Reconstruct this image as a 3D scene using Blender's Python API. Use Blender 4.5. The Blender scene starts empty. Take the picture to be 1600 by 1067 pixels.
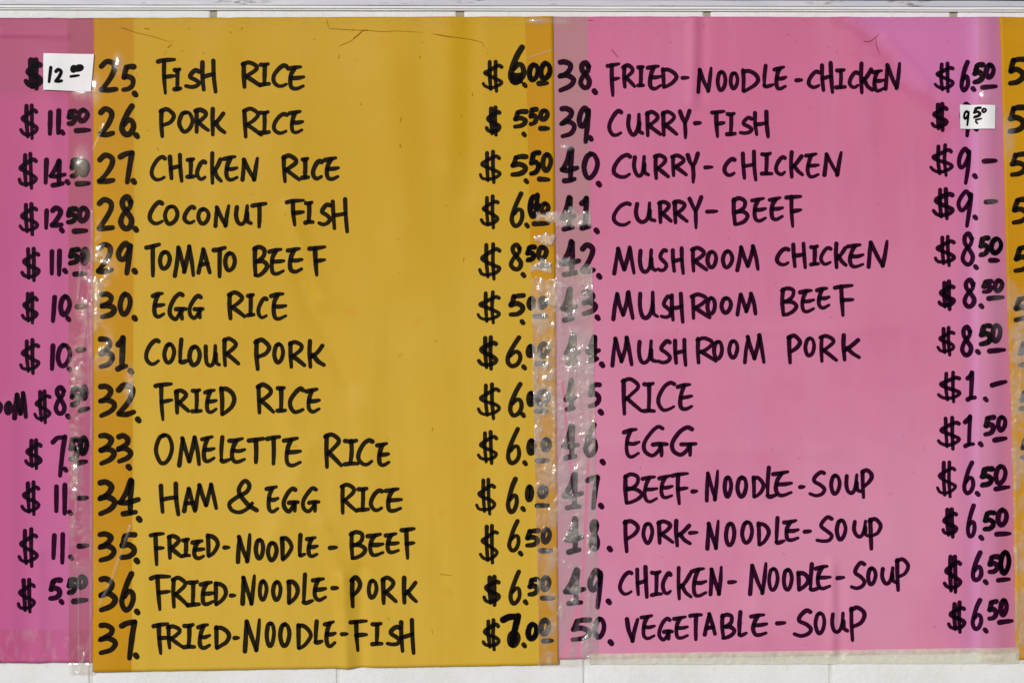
import bpy, math, random
from mathutils import Vector, noise
random.seed(7)
R = math.radians
sc = bpy.context.scene
COL = sc.collection

# ------------------------------------------------------------------ camera, sky, sun, exposure
S = 0.001                      # one millimetre of wall for each unit of the layout below
ZC = 1.90                      # height of the picture centre above the pavement
CAM_D = 3.2
cam = bpy.data.cameras.new('camera')
cam.sensor_width = 36.0
cam.lens = 36.0 * (CAM_D - 0.005) / 1.6
cam.clip_start = 0.05
cam.clip_end = 500.0
cam_o = bpy.data.objects.new('camera', cam)
cam_o.location = (0, -CAM_D, ZC)
cam_o.rotation_euler = (R(90), 0, 0)
COL.objects.link(cam_o)
sc.camera = cam_o

SUN_EL, SUN_AZ = 17.0, 202.0   # azimuth measured clockwise from +y: the sun stands in front of the wall
world = bpy.data.worlds.new('World')
sc.world = world
world.use_nodes = True
wn = world.node_tree
sky = wn.nodes.new('ShaderNodeTexSky')
sky.sky_type = 'NISHITA'
sky.sun_disc = False
sky.sun_elevation = R(SUN_EL)
sky.sun_rotation = R(SUN_AZ)
sky.air_density = 1.0
sky.dust_density = 1.2
sky.ozone_density = 1.0
bg = wn.nodes['Background']
bg.inputs['Strength'].default_value = 0.05
wn.links.new(sky.outputs[0], bg.inputs['Color'])

sun = bpy.data.lights.new('sun', 'SUN')
sun.energy = 2.2
sun.angle = R(10)
sun.color = (1.0, 0.985, 0.965)
sun_o = bpy.data.objects.new('sun', sun)
d = Vector((math.sin(R(SUN_AZ)) * math.cos(R(SUN_EL)), math.cos(R(SUN_AZ)) * math.cos(R(SUN_EL)), math.sin(R(SUN_EL))))
sun_o.rotation_euler = d.to_track_quat('Z', 'Y').to_euler()
sun_o.location = d * 10
COL.objects.link(sun_o)

sc.view_settings.view_transform = 'Standard'
sc.view_settings.look = 'None'
sc.view_settings.gamma = 1
sc.view_settings.exposure = 0.12
sc.render.engine = 'CYCLES'
sc.cycles.max_bounces = 8
sc.cycles.transparent_max_bounces = 24

# ------------------------------------------------------------------ layout helpers
def W(px, py, dmm):
    """layout point (mm right, mm down from the top left of the picture) and mm off the wall -> world"""
    return Vector(((px - 800) * S, -dmm * 0.001, ZC + (533.5 - py) * S))

def tagthing(o, label, cat, group=None):
    o['label'] = label; o['category'] = cat
    if group: o['group'] = group
    return o

def empty(name, loc):
    o = bpy.data.objects.new(name, None)
    o.location = loc; o.empty_display_size = 0.1
    COL.objects.link(o)
    return o

def mk(name, verts, faces, mat, parent=None, uvs=None, smooth=True, origin=None, attr=None):
    org = Vector(origin) if origin is not None else (Vector(parent.location) if parent else Vector((0, 0, 0)))
    me = bpy.data.meshes.new(name)
    me.from_pydata([(v[0] - org[0], v[1] - org[1], v[2] - org[2]) for v in verts], [], faces)
    if uvs is not None:
        uvl = me.uv_layers.new(name='layout')
        li = [0] * len(me.loops)
        me.loops.foreach_get('vertex_index', li)
        flat = []
        for i in li: flat.extend(uvs[i])
        uvl.data.foreach_set('uv', flat)
    if attr is not None:
        for k, vals in attr.items():
            a = me.attributes.new(k, 'FLOAT', 'POINT')
            a.data.foreach_set('value', vals)
    if smooth: me.polygons.foreach_set('use_smooth', [True] * len(me.polygons))
    me.update()
    if mat: me.materials.append(mat)
    o = bpy.data.objects.new(name, me)
    COL.objects.link(o)
    if parent: o.parent = parent
    else: o.location = org
    return o

# ------------------------------------------------------------------ shader helpers
class NT:
    def __init__(self, name):
        self.m = bpy.data.materials.new(name); self.m.use_nodes = True
        self.t = self.m.node_tree; self.t.nodes.clear()
        self.out = self.t.nodes.new('ShaderNodeOutputMaterial')
    def n(self, typ, **kw):
        x = self.t.nodes.new(typ)
        for k, v in kw.items(): setattr(x, k, v)
        return x
    def put(self, sock, v):
        if v is None: return
        if isinstance(v, bpy.types.NodeSocket): self.t.links.new(v, sock)
        else:
            if isinstance(v, (tuple, list)) and len(v) == 3 and sock.type == 'RGBA': v = (*v, 1)
            sock.default_value = v
    def math(self, op, a, b=None, c=None, clamp=False):
        x = self.n('ShaderNodeMath', operation=op); x.use_clamp = clamp
        self.put(x.inputs[0], a); self.put(x.inputs[1], b)
        if c is not None: self.put(x.inputs[2], c)
        return x.outputs[0]
    def step(self, v, lo, hi):
        x = self.n('ShaderNodeMapRange', interpolation_type='SMOOTHSTEP')
        self.put(x.inputs['Value'], v); self.put(x.inputs['From Min'], lo); self.put(x.inputs['From Max'], hi)
        return x.outputs[0]
    def mix(self, f, a, b, blend='MIX'):
        x = self.n('ShaderNodeMix', data_type='RGBA', blend_type=blend)
        self.put(x.inputs[0], f); self.put(x.inputs[6], a); self.put(x.inputs[7], b)
        return x.outputs[2]
    def noise(self, vec, scale, detail=4, rough=0.55, scl=(1, 1, 1), dist=0.0):
        mp = self.n('ShaderNodeMapping'); self.put(mp.inputs['Vector'], vec); mp.inputs['Scale'].default_value = scl
        x = self.n('ShaderNodeTexNoise'); self.put(x.inputs['Vector'], mp.outputs[0])
        x.inputs['Scale'].default_value = scale; x.inputs['Detail'].default_value = detail
        x.inputs['Roughness'].default_value = rough; x.inputs['Distortion'].default_value = dist
        return x.outputs[0]
    def bump(self, h, dist, strength=1.0, normal=None):
        x = self.n('ShaderNodeBump'); self.put(x.inputs['Height'], h)
        x.inputs['Distance'].default_value = dist; x.inputs['Strength'].default_value = strength
        if normal: self.put(x.inputs['Normal'], normal)
        return x.outputs[0]
    def bsdf(self, color, rough=0.5, spec=0.5, normal=None, metal=0.0, **kw):
        x = self.n('ShaderNodeBsdfPrincipled')
        self.put(x.inputs['Base Color'], color); self.put(x.inputs['Roughness'], rough)
        self.put(x.inputs['Specular IOR Level'], spec); self.put(x.inputs['Metallic'], metal)
        if normal: self.put(x.inputs['Normal'], normal)
        for k, v in kw.items(): self.put(x.inputs[k], v)
        return x.outputs[0]
    def mixs(self, f, a, b):
        x = self.n('ShaderNodeMixShader'); self.put(x.inputs[0], f)
        self.t.links.new(a, x.inputs[1]); self.t.links.new(b, x.inputs[2])
        return x.outputs[0]
    def done(self, s):
        self.t.links.new(s, self.out.inputs['Surface']); return self.m

def layout_coords(t):
    uv = t.n('ShaderNodeUVMap'); uv.uv_map = 'layout'
    sp = t.n('ShaderNodeSeparateXYZ'); t.put(sp.inputs[0], uv.outputs[0])
    return uv.outputs[0], sp.outputs[0], sp.outputs[1]        # units: 1.0 = 1000 mm

def obj_coords(t):
    return t.n('ShaderNodeTexCoord').outputs['Object']

def paper_material(name, kind):
    t = NT(name)
    uv, x, y = layout_coords(t)
    big = t.noise(uv, 3.0, 5, 0.6)
    streak = t.noise(uv, 5.0, 4, 0.6, scl=(3.5, 0.35, 1))
    fine = t.noise(uv, 240.0, 3, 0.6)
    weave = t.noise(uv, 60.0, 3, 0.7, scl=(1, 4, 1))
    spots = t.step(t.noise(uv, 55.0, 2, 0.5), 0.715, 0.76)
    if kind == 'yellow':
        c = t.mix(t.step(y, 0.1, 0.95), (0.55, 0.318, 0.008), (0.615, 0.392, 0.036))
        c = t.mix(t.math('MULTIPLY', t.step(big, 0.42, 0.66), 0.40), c, (0.60, 0.400, 0.050))
        c = t.mix(t.math('MULTIPLY', t.step(streak, 0.45, 0.7), 0.30), c, (0.50, 0.300, 0.010))
        # the paper under the tape never bleached
        e1 = t.math('ADD', 0.2085, t.math('MULTIPLY', t.math('SUBTRACT', y, 0.25), -0.003))
        u1 = t.math('SUBTRACT', 1.0, t.step(t.math('SUBTRACT', x, e1), -0.0012, 0.0012))
        e2 = t.math('ADD', 0.8200, t.math('MULTIPLY', y, 0.022))
        u2 = t.step(t.math('SUBTRACT', x, e2), -0.0012, 0.0012)
        u3 = t.math('MULTIPLY', t.step(x, 1.55, 1.556), t.math('SUBTRACT', 1.0, t.step(x, 1.63, 1.633)))
        u = t.math('ADD', u1, u2, clamp=True); u = t.math('MULTIPLY', u, t.math('SUBTRACT', 1.0, t.step(x, 1.0, 1.01)))
        u = t.math('ADD', u, u3, clamp=True)
        un = t.mix(t.step(big, 0.35, 0.65), (0.52, 0.265, 0.0), (0.58, 0.305, 0.001))
        c = t.mix(u, c, un)
        oil = t.step(t.noise(uv, 21.0, 1, 0.4), 0.70, 0.76)
        c = t.mix(t.math('MULTIPLY', oil, 0.35), c, (0.62, 0.30, 0.02))
        c = t.mix(t.math('MULTIPLY', spots, 0.30), c, (0.28, 0.16, 0.02))
    elif kind == 'pink':
        c = t.mix(t.step(y, 0.0, 1.0), (0.575, 0.145, 0.290), (0.640, 0.245, 0.395))
        c = t.mix(t.math('MULTIPLY', t.step(big, 0.40, 0.66), 0.45), c, (0.56, 0.135, 0.29))
        c = t.mix(t.math('MULTIPLY', t.step(streak, 0.45, 0.72), 0.20), c, (0.64, 0.27, 0.45))
        # violet tone in the top right corner; sky reflection painted down the right side
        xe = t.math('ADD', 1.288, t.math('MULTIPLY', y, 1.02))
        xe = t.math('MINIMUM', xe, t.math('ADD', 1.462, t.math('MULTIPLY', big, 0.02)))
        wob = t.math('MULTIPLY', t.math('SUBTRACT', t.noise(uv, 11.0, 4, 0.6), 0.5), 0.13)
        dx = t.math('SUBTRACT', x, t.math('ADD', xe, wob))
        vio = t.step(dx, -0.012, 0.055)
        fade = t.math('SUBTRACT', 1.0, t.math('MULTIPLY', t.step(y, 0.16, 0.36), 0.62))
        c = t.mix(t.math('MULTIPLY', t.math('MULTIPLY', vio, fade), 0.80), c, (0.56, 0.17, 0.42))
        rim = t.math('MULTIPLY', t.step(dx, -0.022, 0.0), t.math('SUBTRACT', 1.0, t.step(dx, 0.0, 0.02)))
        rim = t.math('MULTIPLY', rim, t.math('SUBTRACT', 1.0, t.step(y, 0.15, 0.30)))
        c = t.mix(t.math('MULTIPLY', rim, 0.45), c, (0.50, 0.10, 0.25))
        # greyed paper under the seam tape; pale tape haze painted in lower down
        e = t.math('ADD', 0.9170, t.math('MULTIPLY', y, 0.019))
        u = t.math('SUBTRACT', 1.0, t.step(t.math('SUBTRACT', x, e), -0.0012, 0.0012))
        for ax, ay, bx, by, w0, w1 in ((0.877, 0.590, 0.897, 0.775, 0.0012, 0.0018), (0.920, 0.715, 0.9095, 0.930, 0.0020, 0.0030),
                                       (0.9095, 0.928, 0.879, 1.035, 0.0022, 0.0060), (0.912, 0.928, 0.903, 1.035, 0.0015, 0.0036), (0.870, 0.500, 0.873, 0.900, 0.0008, 0.0010)):
            k = t.math('DIVIDE', t.math('SUBTRACT', y, ay), by - ay)
            dist = t.math('ABSOLUTE', t.math('SUBTRACT', x, t.math('ADD', ax, t.math('MULTIPLY', k, bx - ax))))
            wd = t.math('ADD', w0, t.math('MULTIPLY', k, w1 - w0))
            on = t.math('SUBTRACT', 1.0, t.step(t.math('DIVIDE', dist, wd), 0.7, 1.3))
            rng = t.math('MULTIPLY', t.step(k, -0.02, 0.04), t.math('SUBTRACT', 1.0, t.step(k, 0.96, 1.02)))
            u = t.math('MULTIPLY', u, t.math('SUBTRACT', 1.0, t.math('MULTIPLY', on, rng)))
        c = t.mix(t.math('MULTIPLY', u, 0.80), c, t.mix(t.step(y, 0.40, 0.55), (0.43, 0.245, 0.275), (0.48, 0.29, 0.38)))
        lil_sheen = t.math('MULTIPLY', t.step(x, 1.500, 1.535), t.math('SUBTRACT', 1.0, t.step(x, 1.550, 1.580)))  # lilac sky sheen painted into the paper colour
        c = t.mix(t.math('MULTIPLY', lil_sheen, 0.45), c, (0.56, 0.25, 0.55))
        ur = t.math('MULTIPLY', t.step(x, 1.526, 1.530), 0.35)
        c = t.mix(ur, c, (0.52, 0.21, 0.30))
        c = t.mix(t.math('MULTIPLY', spots, 0.22), c, (0.33, 0.07, 0.16))
    else:                                                        # magenta pink of the left sheet
        c = t.mix(t.step(y, 0.0, 1.0), (0.52, 0.095, 0.25), (0.54, 0.125, 0.33))
        c = t.mix(t.math('MULTIPLY', t.step(big, 0.42, 0.68), 0.35), c, (0.50, 0.14, 0.30))
        c = t.mix(t.math('SUBTRACT', 0.55, t.math('MULTIPLY', t.step(x, -0.02, 0.10), 0.55)), c, (0.42, 0.052, 0.19))  # darker leftwards: vignette painted into the paper colour
        u = t.step(x, 0.1055, 0.1085)
        c = t.mix(t.math('MULTIPLY', u, 0.55), c, (0.36, 0.105, 0.155))
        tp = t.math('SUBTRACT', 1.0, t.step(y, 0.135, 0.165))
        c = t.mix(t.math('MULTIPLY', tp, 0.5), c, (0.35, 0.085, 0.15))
        c = t.mix(t.math('MULTIPLY', spots, 0.2), c, (0.25, 0.04, 0.12))
    # grime at the top edge
    gr = t.math('MULTIPLY', t.math('SUBTRACT', 1.0, t.step(y, 0.028, 0.060)), t.step(weave, 0.35, 0.8))
    c = t.mix(t.math('MULTIPLY', gr, 0.28), c, (0.20, 0.14, 0.08))
    h = t.math('ADD', t.math('MULTIPLY', weave, 0.6), t.math('MULTIPLY', fine, 0.25))
    h = t.math('ADD', h, t.math('MULTIPLY', streak, 1.6))
    nrm = t.bump(h, 0.0004, 0.35)
    rough = t.math('ADD', 0.42, t.math('MULTIPLY', big, 0.2))
    return t.done(t.bsdf(c, rough, 0.18, nrm))

def ink_material(name, see, col=(0.0025, 0.0018, 0.004), tcol=(0.55, 0.30, 0.62, 1)):
    t = NT(name)
    oc = obj_coords(t)
    n1 = t.noise(oc, 90.0, 3, 0.6)
    tr = t.n('ShaderNodeBsdfTransparent'); tr.inputs[0].default_value = tcol
    b = t.bsdf(col, 0.5, 0.04)
    f = t.math('SUBTRACT', 1.0 - see * 0.8, t.math('MULTIPLY', n1, see * 0.4))
    return t.done(t.mixs(f, tr.outputs[0], b))

def tape_material(name, tint=(0.96, 0.94, 0.92), milk=(0.93, 0.90, 0.93), base=0.0, rough=0.12, bump=0.00048, haze_k=0.27, gloss_k=56.0):
    t = NT(name)
    uv, x, y = layout_coords(t)
    air = t.n('ShaderNodeAttribute'); air.attribute_name = 'air'  # 'air' holds the painted glare mask
    a = air.outputs['Fac']
    a = t.math('MULTIPLY', a, t.step(a, 0.0, 0.12))  # glare mask painted by position along the tape
    n1 = t.noise(uv, 150.0, 4, 0.65)
    n2 = t.noise(uv, 48.0, 4, 0.6, dist=0.8)
    sc1 = t.noise(uv, 95.0, 3, 0.6, scl=(1.0, 0.16, 1), dist=0.4)
    am = t.math('MULTIPLY', a, t.math('ADD', 0.80, t.math('MULTIPLY', t.step(n2, 0.3, 0.7), 0.4)), clamp=True)
    h = t.math('ADD', t.math('MULTIPLY', n2, 0.8), t.math('MULTIPLY', n1, 0.16))
    h = t.math('ADD', h, t.math('MULTIPLY', sc1, 1.3))
    bs = t.n('ShaderNodeBump'); t.put(bs.inputs['Height'], t.math('MULTIPLY', h, t.math('ADD', 0.10, am)))
    bs.inputs['Distance'].default_value = bump * 2; bs.inputs['Strength'].default_value = 1.0
    nrm = bs.outputs[0]
    tr = t.n('ShaderNodeBsdfTransparent'); tr.inputs[0].default_value = (*tint, 1)
    body = t.n('ShaderNodeBsdfTranslucent'); t.put(body.inputs[0], milk); body2 = t.n('ShaderNodeBsdfDiffuse'); t.put(body2.inputs[0], milk); body = body2
    f = t.math('ADD', base, t.math('MULTIPLY', am, haze_k), clamp=True)  # white haze: painted glare, plus cloudiness of the old tape
    under = t.mixs(f, tr.outputs[0], body.outputs[0])
    gl = t.n('ShaderNodeBsdfGlossy'); gl.inputs['Roughness'].default_value = rough; t.put(gl.inputs['Normal'], nrm)
    fr = t.n('ShaderNodeFresnel'); fr.inputs['IOR'].default_value = 1.12; t.put(fr.inputs['Normal'], nrm)
    k = t.math('MULTIPLY', fr.outputs[0], t.math('ADD', 1.0, t.math('MULTIPLY', a, gloss_k)), clamp=True)   # reflection strengthened wherever the glare mask is painted
    return t.done(t.mixs(k, under, gl.outputs[0]))

def block_material():
    t = NT('painted_block')
    oc = obj_coords(t)
    n1 = t.noise(oc, 9.0, 5, 0.6); n2 = t.noise(oc, 210.0, 4, 0.7); n3 = t.noise(oc, 70.0, 4, 0.6)
    c = t.mix(t.step(n1, 0.35, 0.7), (0.78, 0.80, 0.83), (0.72, 0.735, 0.745))
    c = t.mix(t.math('MULTIPLY', t.step(n3, 0.60, 0.74), 0.35), c, (0.50, 0.48, 0.42))
    n4 = t.noise(oc, 45.0, 5, 0.7, scl=(1.0, 1.0, 0.3))
    c = t.mix(t.math('MULTIPLY', t.step(n4, 0.62, 0.78), 0.30), c, (0.42, 0.38, 0.30))
    nrm = t.bump(t.math('ADD', n3, t.math('MULTIPLY', n2, 0.5)), 0.0022, 0.6)
    return t.done(t.bsdf(c, 0.6, 0.35, nrm))

def mortar_material():
    t = NT('painted_mortar')
    oc = obj_coords(t)
    sp = t.n('ShaderNodeSeparateXYZ'); t.put(sp.inputs[0], oc)
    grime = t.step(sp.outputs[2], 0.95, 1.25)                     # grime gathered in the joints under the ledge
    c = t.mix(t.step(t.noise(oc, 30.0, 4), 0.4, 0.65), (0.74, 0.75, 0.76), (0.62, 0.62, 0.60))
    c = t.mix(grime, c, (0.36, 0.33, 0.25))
    return t.done(t.bsdf(c, 0.8, 0.2, t.bump(t.noise(oc, 160.0, 4), 0.002, 0.7)))

def metal_material():
    t = NT('painted_metal')
    oc = obj_coords(t)
    n = t.noise(oc, 7.0, 5, 0.6, scl=(1, 3, 10)); m = t.noise(oc, 38.0, 4, 0.65, scl=(0.35, 1, 3.0))
    c = t.mix(t.step(n, 0.35, 0.7), (0.50, 0.51, 0.60), (0.60, 0.61, 0.68))
    m2 = t.noise(oc, 120.0, 3, 0.7, scl=(0.3, 1, 1.2))
    c = t.mix(t.math('MULTIPLY', t.math('MULTIPLY', t.step(m, 0.54, 0.66), t.step(m2, 0.45, 0.6)), 0.75), c, (0.10, 0.09, 0.09))
    return t.done(t.bsdf(c, 0.38, 0.5, t.bump(n, 0.0008, 0.5)))

def plain(name, col, rough=0.7, nscale=20.0, var=0.15):
    t = NT(name)
    oc = obj_coords(t)
    dk = tuple(v * (1 - var) for v in col)
    c = t.mix(t.step(t.noise(oc, nscale, 5), 0.35, 0.65), dk, col)
    return t.done(t.bsdf(c, rough, 0.35, t.bump(t.noise(oc, nscale * 8, 4), 0.001, 0.4)))

M_yel = paper_material('faded_yellow_paper', 'yellow')
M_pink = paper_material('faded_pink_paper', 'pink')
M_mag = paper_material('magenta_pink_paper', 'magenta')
M_ink_p = ink_material('black_marker_on_pink', 0.34, tcol=(0.58, 0.20, 0.60, 1))
M_ink_y = ink_material('black_marker_on_yellow', 0.34, tcol=(0.46, 0.48, 0.5, 1))
M_label_ink = ink_material('black_label_marker', 0.02)
M_dirt = ink_material('brown_dirt', 0.97, (0.14, 0.07, 0.02), (0.75, 0.6, 0.5, 1))
M_tape = tape_material('clear_tape')
M_tape_old = tape_material('yellowed_tape', tint=(0.97, 0.96, 0.90), milk=(0.80, 0.79, 0.68), base=0.42, rough=0.35, bump=0.0003, gloss_k=14.0)
M_label = plain('white_label_paper', (0.80, 0.80, 0.84), 0.5, 12.0, 0.05)
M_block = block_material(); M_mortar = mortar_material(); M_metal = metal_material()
M_dark = plain('gap_shade', (0.10, 0.10, 0.13), 0.6)  # dark tone stands in for the shade of the gap
M_pave = plain('concrete_pavement', (0.34, 0.33, 0.30), 0.9, 3.0)

# ------------------------------------------------------------------ relief of the paper (mm off its rest plane)
CREASES = [  # x0,y0,x1,y1,width,amp
    (536, 905, 541, 1052, 9, 1.5), (562, 890, 566, 1052, 11, -1.3), (505, 820, 540, 930, 14, 0.9),
    (452, 330, 500, 470, 14, 0.8), (470, 440, 545, 600, 15, -0.8), (430, 560, 455, 680, 16, 0.6),
    (650, 560, 668, 720, 30, 0.5), (700, 30, 705, 260, 26, 0.7), (735, 28, 728, 300, 18, -0.6),
    (610, 120, 640, 420, 35, 0.8), (345, 60, 340, 400, 30, 0.5), (255, 250, 250, 800, 22, 0.4),
    (480, 700, 420, 860, 18, 0.7), (600, 760, 690, 1000, 22, 0.5), (300, 820, 420, 1040, 20, -0.4),
    (1300, 880, 1300, 1035, 7, 1.0), (1312, 900, 1314, 1035, 8, -0.7), (1085, 28, 1082, 160, 9, 0.9),
    (1098, 28, 1096, 150, 9, -0.7), (1335, 30, 1350, 200, 20, 0.6), (1180, 900, 1190, 1030, 14, 0.5),
    (1540, 20, 1556, 1030, 17, 1.5), (1517, 120, 1520, 1020, 12, -0.8), (1000, 520, 1400, 512, 10, 0.35),
    (940, 700, 1300, 706, 12, 0.3), (1385, 60, 1450, 135, 8, 0.7), (1380, 600, 1395, 860, 30, 0.7),
    (60, 860, 62, 1034, 10, 0.7), (15, 640, 18, 1000, 16, 0.7), (0, 52, 105, 56, 3, 0.8), (80, 100, 74, 600, 18, 0.5),
    (560, 640, 575, 770, 16, 0.6), (520, 480, 600, 560, 20, 0.5),
]
def sseg(px, py, x0, y0, x1, y1):
    dx, dy = x1 - x0, y1 - y0
    L2 = dx * dx + dy * dy
    t = ((px - x0) * dx + (py - y0) * dy) / L2
    tc = min(1.0, max(0.0, t))
    return math.hypot(px - x0 - tc * dx, py - y0 - tc * dy), t
def relief(px, py):
    h = 2.2 * noise.noise(Vector((px / 300.0, py / 420.0, 3.1)))
    h += 1.1 * noise.noise(Vector((px / 75.0, py / 330.0, 9.7)))
    h += 0.16 * noise.noise(Vector((px / 34.0, py / 60.0, 5.2)))
    for x0, y0, x1, y1, w, a in CREASES:
        if px < min(x0, x1) - 4 * w or px > max(x0, x1) + 4 * w or py < min(y0, y1) - 4 * w or py > max(y0, y1) + 4 * w: continue
        q, t = sseg(px, py, x0, y0, x1, y1)
        h += 3.0 * a * math.exp(-(q / w) ** 2)
    if py > 985: h += ((py - 985) / 60.0) ** 2 * (0.8 + 1.1 * noise.noise(Vector((px / 60.0, 1.0, 0))))
    return h

def lerp_tab(tab, y):
    if y <= tab[0][0]: return tab[0][1]
    for (a, va), (b, vb) in zip(tab, tab[1:]):
        if y <= b: return va + (vb - va) * (y - a) / (b - a)
    return tab[-1][1]

def grid_sheet(name, L, Rr, top, bot, base, step, mat, parent, hfun, thick=0.5, hazefun=None):
    """a sheet between edge tables L(y), R(y) and top(x), bot(x), bent by hfun"""
    xm0, xm1 = lerp_tab(L, 500), lerp_tab(Rr, 500)
    nx = max(2, int((xm1 - xm0) / step)); ny = int(1010 / step) if (bot[0][1] - top[0][1]) > 500 else max(3, int((bot[0][1] - top[0][1]) / step))
    V, UV, A, F = [], [], [], []
    def pt(i, j):
        u = i / nx; v = j / ny
        xg = xm0 + (xm1 - xm0) * u
        yt, yb = lerp_tab(top, xg), lerp_tab(bot, xg)
        y = yt + (yb - yt) * v
        x = lerp_tab(L, y) * (1 - u) + lerp_tab(Rr, y) * u
        if i in (0, nx): x += 0.5 * noise.noise(Vector((y / 23.0, i, 0))) + 0.25 * noise.noise(Vector((y / 5.0, i, 4)))
        if j in (0, ny): y += 0.8 * noise.noise(Vector((x / 31.0, j, 2))) + 0.3 * noise.noise(Vector((x / 6.0, j, 4)))
        return x, y
    for j in range(ny + 1):
        for i in range(nx + 1):
            x, y = pt(i, j)
            V.append(W(x, y, base + hfun(x, y))); UV.append((x / 1000, y / 1000))
            A.append(hazefun(x, y) if hazefun else 0.0)
    s = nx + 1
    for j in range(ny):
        for i in range(nx):
            a = j * s + i
            F.append((a, a + s, a + s + 1, a + 1))
    if thick:
        ring = [i for i in range(nx + 1)] + [j * s + nx for j in range(1, ny + 1)] + [ny * s + i for i in range(nx - 1, -1, -1)] + [j * s for j in range(ny - 1, 0, -1)]
        b0 = len(V)
        for k in ring:
            v = V[k]; V.append(Vector((v.x, v.y + thick * 0.001, v.z))); UV.append(UV[k]); A.append(A[k])
        n = len(ring)
        for k in range(n):
            F.append((ring[k], ring[(k + 1) % n], b0 + (k + 1) % n, b0 + k))
    return mk(name, V, F, mat, parent, UV, attr={'air': A} if hazefun else None)  # 'air' carries the painted glare mask

# ------------------------------------------------------------------ handwriting: strokes in a unit box, '/' lifts the pen, '|' turns a sharp corner
G = {
 'A': '0,1 .22,.45 .42,0|.42,0 .7,.45 1,.97/.16,.66 .84,.6',
 'B': '.04,.05 .02,.5 .1,.98/0,.1 .35,0 .78,.1 .72,.34 .3,.5 .12,.53/.2,.5 .7,.52 1,.68 .78,.86 .38,.98 .08,1',
 'C': '1,.06 .78,0 .42,.16 .08,.5 .06,.78 .34,.98 .68,.98 .98,.88',
 'D': '.02,.04 .06,.5 .06,.98/.02,.08 .4,.06 .8,.22 .98,.46 .78,.7 .45,.88 .08,1',
 'E': '0,.1 .4,.05 .82,0/.44,.08 .24,.35 .16,.7 .26,.95 .55,1 .98,.88/.22,.52 .6,.52 1,.47',
 'F': '0,.06 .3,.03 .98,0/.36,.04 .38,.5 .46,1/.38,.5 .98,.46',
 'G': '.84,.06 .64,0 .34,.2 .06,.55 .08,.84 .36,1 .62,.84 .76,.62/.42,.62 .7,.6 1,.6/.76,.62 .76,.8 .78,.99',
 'H': '.02,.06 .05,.5 .14,.92/.86,0 .9,.5 1,1/.08,.52 .5,.48 .9,.44',
 'I': '.04,.04 .5,.05 .86,0/.5,.04 .5,.5 .44,.95/0,.98 .5,.96 1,.95',
 'K': '.08,0 .06,.45 .12,1/.92,.2 .55,.45 .14,.64/.3,.54 .6,.76 1,.92',
 'L': '.2,0 .1,.5 .08,.94|.08,.94 .3,.98 .98,.9',
 'M': '0,1 .1,.5 .18,.05|.18,.05 .34,.45 .5,.84|.5,.84 .66,.4 .76,0|.76,0 .9,.5 1,.96',
 'N': '0,1 .06,.5 .1,.08|.1,.08 .4,.5 .76,.98|.76,.98 .88,.5 .98,0',
 'O': '.5,.02 .2,.12 .02,.55 .22,.94 .5,1 .82,.8 .98,.42 .78,.08 .46,0 .34,.05',
 'P': '.06,.04 .06,.5 .14,1/0,.07 .45,0 .9,.14 .98,.28 .7,.46 .2,.58',
 'R': '.06,.05 .06,.5 .1,1/0,.08 .36,0 .76,.12 .8,.26 .5,.44 .14,.58|.2,.56 .5,.7 1,.94',
 'S': '.96,.05 .7,0 .34,.22 .3,.4 .7,.56 .98,.74 .8,.93 .4,1 0,.94',
 'T': '0,.08 .4,.05 1,0/.52,.05 .52,.5 .5,1',
 'U': '.06,.04 .03,.5 .14,.88 .36,1 .58,.86 .7,.5 .74,0/.74,.4 .78,.82 1,.94',
 'V': '0,0 .2,.5 .5,1|.5,1 .7,.5 1,0',
 'Y': '0,.04 .24,.26 .5,.45/1,0 .76,.26 .52,.46|.52,.46 .56,.75 .56,1',
 '&': '1,.92 .7,.74 .36,.38 .42,.1 .62,0 .76,.14 .66,.34 .3,.52 .02,.72 .1,.92 .42,1 .72,.86 .86,.7',
 '-': '0,.62 .5,.5 1,.34',
 '.': '.32,.25 .68,.75',
 '_': '0,.85 .45,.5 1,.15',
 '$': '.94,.2 .78,.16 .34,.3 .1,.4 .34,.5 .74,.6 .96,.7 .78,.82 .4,.88 .12,.84 0,.74/.34,.03 .34,.5 .40,.93/.64,0 .64,.5 .68,1',
 '0': '.5,.02 .2,.16 .02,.58 .2,.94 .5,.98 .86,.72 .98,.36 .76,.06 .44,0',
 '1': '0,.2 .3,.12 .62,0|.62,0 .54,.5 .46,.95/0,1 .5,.96 1,.93',
 'l': '.8,0 .5,.5 .2,1',
 '2': '.05,.16 .4,0 .85,.1 .88,.3 .56,.62 .04,.96|.04,.96 .5,.98 .98,.93',
 '3': '.05,.04 .4,.02 .76,.14 .66,.32 .3,.46 .02,.54|.08,.52 .5,.48 .9,.58 .98,.7 .7,.88 .08,1',
 '4': '.58,0 .36,.34 .02,.64|.02,.64 .4,.66 1,.58/.62,.02 .6,.5 .58,.96/.18,1 .5,.98 .84,.95',
 '5': '1,0 .6,0 .3,.05|.3,.05 .18,.28 .08,.48|.08,.48 .5,.42 .92,.56 .9,.78 .55,.95 .04,1',
 '6': '.86,0 .5,.25 .12,.6 .02,.84 .3,1 .72,.94 .98,.74 .9,.54 .6,.5 .22,.64',
 '7': '0,.12 .4,.03 .98,0|.98,0 .8,.4 .58,1',
 '8': '.86,.16 .6,0 .26,.08 .24,.28 .62,.5 .96,.74 .8,.96 .4,1 .06,.82 .3,.54 .76,.34 .9,.14',
 '9': '.9,.16 .6,0 .22,.14 .04,.36 .2,.54 .5,.5 .82,.26 .92,.06/.92,.08 .84,.5 .66,1',
}
def parse_glyph(s):
    out = []
    for st in s.split('/'):
        for sub in st.split('|'):
            out.append([tuple(float(q) for q in p.split(',')) for p in sub.split()])
    return out
GP = {k: parse_glyph(v) for k, v in G.items()}

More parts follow.
